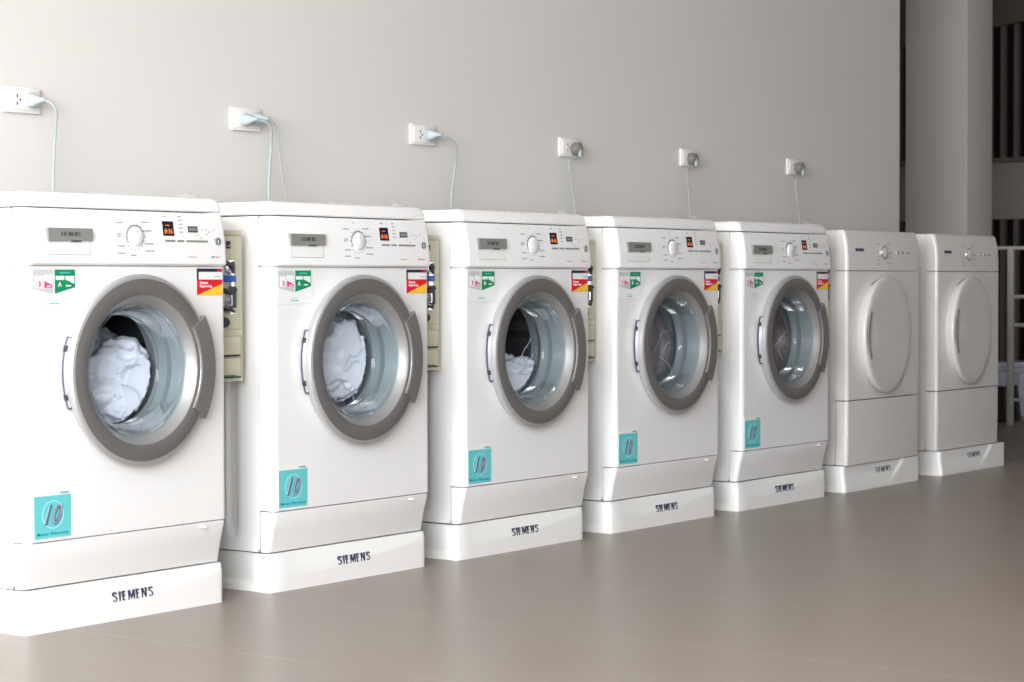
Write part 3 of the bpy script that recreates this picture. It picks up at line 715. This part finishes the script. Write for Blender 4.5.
# ------------------------------------------------------------------ laundry in the drums
def smooth_path(P, n=8):
    P = [Vector(p) for p in P]; Q = [P[0] * 2 - P[1]] + P + [P[-1] * 2 - P[-2]]; out = []
    for i in range(1, len(Q) - 2):
        for k in range(n):
            t = k / n; a, b_, c_, d = Q[i - 1], Q[i], Q[i + 1], Q[i + 2]
            out.append(0.5 * ((2 * b_) + (-a + c_) * t + (2 * a - 5 * b_ + 4 * c_ - d) * t * t + (-a + 3 * b_ - 3 * c_ + d) * t ** 3))
    out.append(P[-1]); return out
def blob(name, cx, cy, cz, sx, sy, sz, m, seed, label, amp=.22, cat='laundry', group=None):
    bm = bmesh.new(); bmesh.ops.create_icosphere(bm, subdivisions=6, radius=1)
    for v in bm.verts:
        p = v.co.copy(); n = noise.noise(p * 1.7 + Vector((seed, 0, 0))); f = noise.ridged_multi_fractal(p * 1.9 + Vector((0, seed, 0)), 1.0, 2.1, 4, 1.0, 2.0)
        g2 = noise.ridged_multi_fractal(p * 4.5 + Vector((seed, seed, 3)), 1.0, 2.2, 3, 1.0, 2.0)
        s = 1 + amp * n + amp * .55 * (f - 1) + amp * .34 * (g2 - 1)
        v.co = Vector((cx + p.x * s * sx, cy + p.y * s * sy, cz + p.z * s * sz))
    b = MB(); b.absorb(bm, m); o = b.build(name, None, 80)
    # keep the bundle inside the drum and behind the glass
    for v in o.data.vertices:
        dx, dz = v.co.x - DCXw[0], v.co.z - DCZ; r = math.hypot(dx, dz); lim = .222 if v.co.y > .115 else .128 if v.co.y > .06 else .118
        if r > lim: v.co.x = DCXw[0] + dx * lim / r; v.co.z = DCZ + dz * lim / r
        v.co.y = min(max(v.co.y, .056), .35)
    cc = DCXw[0]; rg = random.Random(int(seed)); b = MB()
    for k in range(3):
        x, z = cc + rg.uniform(.0, .04), DCZ + rg.uniform(-.07, .0); P = [(x, .0475, z)]
        for q in range(4): x += rg.uniform(.012, .022); z += rg.uniform(-.004, .026) * (1 if k < 2 else -1); P.append((min(x, cc + .10), .0475 + rg.uniform(-.002, .003), z))
        b.tube(smooth_path(P, 4), .0010, STG, 6)
    w = b.build('plastic_strap', o); w['label'] = 'thin white plastic strap'
    return tag(o, label, cat, group)
DCXw = [0]
def at(i): DCXw[0] = X[i] + XO[i] + DCX; return DCXw[0]
c = at(0); blob('laundry_bundle', c + .085, .17, DCZ - .045, .150, .125, .115, CLOTH, 1.0, 'white laundry bundle with bluish folds inside the nearest washing machine')
c = at(1); blob('laundry_bundle', c + .09, .17, DCZ - .005, .165, .13, .15, CLOTH, 5.0, 'white crumpled laundry filling the drum of the second washing machine from the left')
c = at(2); blob('laundry_bundle', c + .09, .16, DCZ - .12, .165, .12, .115, CLOTH, 9.0, 'white laundry lying low in the drum of the third washing machine from the left')
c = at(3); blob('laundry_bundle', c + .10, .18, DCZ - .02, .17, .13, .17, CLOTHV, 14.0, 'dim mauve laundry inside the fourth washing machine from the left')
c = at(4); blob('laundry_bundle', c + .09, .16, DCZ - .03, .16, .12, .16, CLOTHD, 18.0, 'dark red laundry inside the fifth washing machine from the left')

# ------------------------------------------------------------------ wall sockets, plugs and cords
WY = 0.55
def make_socket():
    R = thing('wall_socket', '', 'socket', (0, WY, 1.197), 'wall sockets above the machines')
    b = MB(); b.box(-.059, .059, -.011, 0, -.032, .032, SOCK, .004, 3); b.build('face_plate', R)
    b = MB(); b.box(-.050, .050, -.014, -.009, -.024, .024, SOCK, .0015)
    b.box(-.001, .001, -.0146, -.012, -.024, .024, STG); b.build('insert', R)
    b = MB()
    for z in (-.009, .009): b.box(-.021, -.017, -.0147, -.012, z - .0045, z + .0045, DARK, .0008)
    b.lathe([(0, -.0147), (.0028, -.0147), (.0028, -.012)], -.010, 0.0, DARK, 10); b.build('outlet_holes', R)
    return R
SX = [0.468, 1.258, 2.033, 2.815, 3.574, 4.362]
sk = make_socket(); sk.location.x = SX[0]
SL = ['double wall socket above the nearest washing machine, leftmost on the wall', 'double wall socket with two plugs, second from the left on the wall', 'double wall socket with pale blue plug, third from the left on the wall',
      'double wall socket with grey plug, fourth from the left on the wall', 'double wall socket with grey plug, fifth from the left on the wall', 'double wall socket nearest the right end of the wall']
sk['label'] = SL[0]
for i in range(1, 6): dup(sk, (SX[i], WY, 1.197), SL[i])
def cordset(i, pts, straight, label, plug_dx=.026, plug_z=0.0, rr=.0032):
    R = thing('power_cord', label, 'power cord', (SX[i] + plug_dx, WY - .014, 1.197 + plug_z), 'power cords plugged into the wall')
    o = Vector(R.location); b = MB()
    if straight:
        # pale block plug tapering to the cord
        rings = []
        for y, w, h in ((0.001, .017, .017), (-.006, .018, .018), (-.016, .014, .015), (-.028, .007, .009), (-.040, .005, .005), (-.050, .0042, .0042)):
            rings.append([(w * math.copysign(abs(math.cos(a)) ** .6, math.cos(a)), y, h * math.copysign(abs(math.sin(a)) ** .6, math.sin(a))) for a in [2 * PI * k / 20 for k in range(20)]])
        b.loft(rings, PLUGB); b.build('plug', R)
        start = [(0, -.048, 0)]
    else:
        b.lathe([(0, .001), (.021, .001), (.022, -.012), (.019, -.024), (.010, -.030), (0, -.031)], 0, 0, PLUGD, 28)
        b.tube([(0, -.022, .002), (-.002, -.026, -.012), (-.002, -.026, -.030)], [.009, .0075, .005], CORD); b.build('plug', R)
        start = [(-.002, -.026, -.026)]
    path = start + [tuple(Vector(p) - o) for p in pts]
    b = MB(); b.tube(smooth_path(path), rr, CORD, 10); b.build('cord', R)
    return R
cordset(0, [(.513, .472, 1.176), (.529, .490, 1.126), (.531, .498, 1.077), (.528, .500, .974), (.52, .498, .70), (.50, .470, .36), (.48, .4542, .33)], True, 'pale blue plug and cord rising behind the nearest washing machine')
cordset(1, [(1.285, .478, 1.180), (1.308, .495, 1.128), (1.306, .500, 1.060), (1.303, .500, .975), (1.30, .498, .70), (1.25, .470, .36), (1.22, .4542, .33)], True, 'thicker front cord of the two on the second socket from the left', -.012, -.002, .0038)
cordset(1, [(1.322, .486, 1.174), (1.345, .498, 1.105), (1.362, .500, 1.03), (1.372, .500, .975), (1.40, .512, .70), (1.45, .512, .20), (1.46, .50, .006)], True, 'thinner rear cord of the two on the second socket from the left', .032, .002, .0024)
cordset(2, [(2.108, .474, 1.170), (2.132, .492, 1.124), (2.130, .500, 1.063), (2.117, .500, .977), (2.10, .498, .70), (2.02, .470, .36), (1.98, .4542, .33)], True, 'pale blue plug and cord looping from the third socket from the left', .022)
for i, nme, gx, pdx in ((3, 'fourth socket from the left', (2.757, 2.767, 2.785), .016), (4, 'fifth socket from the left', (3.495, 3.500, 3.511), -.004), (5, 'socket nearest the right end of the wall', (4.304, 4.304, 4.328), .008)):
    cordset(i, [(gx[0], .503, 1.14), (gx[1], .500, 1.07), (gx[2], .500, .975), (gx[2], .498, .70), (gx[2] - .03, .47, .36), (gx[2] - .06, .4542, .33)], False, 'round grey plug and straight cord of the ' + nme, pdx, -.004)

# ------------------------------------------------------------------ dim space beyond the wall's end
FX = 12.0
def opening(n, y0, y1, z0, z1, pitch):
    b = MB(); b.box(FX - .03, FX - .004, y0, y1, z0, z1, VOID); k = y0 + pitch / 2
    while k < y1: b.box(FX - .075, FX - .03, k - pitch * .17, k + pitch * .17, z0, z1, SLAT); k += pitch
    b.box(FX - .09, FX - .004, y0, y1, z0 - .03, z0, SLAT)
    return struct(b.build('window_%d' % n))
opening(2, 1.2, 5.85, 1.665, 2.80, .105)
opening(3, 1.2, 5.85, 0.12, 1.21, .105)
b = MB(); t = bmesh.new()
P = [(FX - .14, 1.2, 2.36), (FX - .14, 5.85, 1.60), (FX - .14, 5.85, 2.72), (FX - .14, 1.2, 2.72)]
P = [(FX - .14, 1.2, 2.86), (FX - .14, 5.85, 2.26), (FX - .14, 5.85, 2.92), (FX - .14, 1.2, 2.92)]
a = [t.verts.new(p) for p in P]; c = [t.verts.new((FX - .09, p[1], p[2])) for p in P]; t.faces.new(a); t.faces.new(c[::-1])
for k in range(4): t.faces.new((a[k], c[k], c[(k + 1) % 4], a[(k + 1) % 4]))
bmesh.ops.recalc_face_normals(t, faces=t.faces); b.absorb(t, FASC); struct(b.build('trim_1'))

R = thing('metal_rack', 'white painted metal rail frame behind the last dryer', 'rack', (7.44, .955, 0))
for nmv, bx in (('post', (-.015, .015, -.015, .015, 0, .919)), ('post', (.915, .945, -.815, -.785, 0, .919))):
    b = MB(); b.box(*bx, RAILW, .003); b.build(nmv, R)
b = MB(); b.tube([(-.12, .60, .921), (0, 0, .921), (.93, -.80, .921)], .010, RAILW, 12); b.build('top_rail', R)
for z in (.668, .520, .278, .13):
    b = MB(); b.tube([(0, 0, z), (.93, -.80, z)], .010 if z > .2 else .008, RAILW, 10); b.build('crossbar', R)
b = MB(); b.box(-.315, -.285, .585, .615, 0, .919, RAILW, .003); b.tube([(-.30, .60, .921), (-.12, .60, .921)], .010, RAILW, 10); b.build('post', R)
b = MB(); b.box(-.30, .30, -.12, .12, .0, .30, LAV, .01); b.box(-.31, .31, -.13, .13, .27, .30, LAV, .006)
o = b.build('storage_box', None, loc=(8.27, 1.22, 0)); o.rotation_euler.z = math.radians(-35)
tag(o, 'pale lavender box on the floor behind the white rail frame', 'box')
R = thing('low_stool', 'low dark stool with pale seat, partly hidden behind the last dryer', 'stool', (7.70, 1.145, 0))
b = MB(); b.box(-.10, .10, -.09, .09, .19, .27, LAV, .01); b.build('seat', R)['label'] = 'pale lavender seat'
for x in (-.075, .075):
    for y in (-.065, .065):
        b = MB(); b.loft([[(x * 1.1 + d * .025, y * 1.1 + e * .025, 0) for d, e in ((-1, -1), (1, -1), (1, 1), (-1, 1))], [(x + d * .018, y + e * .018, .19) for d, e in ((-1, -1), (1, -1), (1, 1), (-1, 1))]], STOOLM); b.build('leg', R)
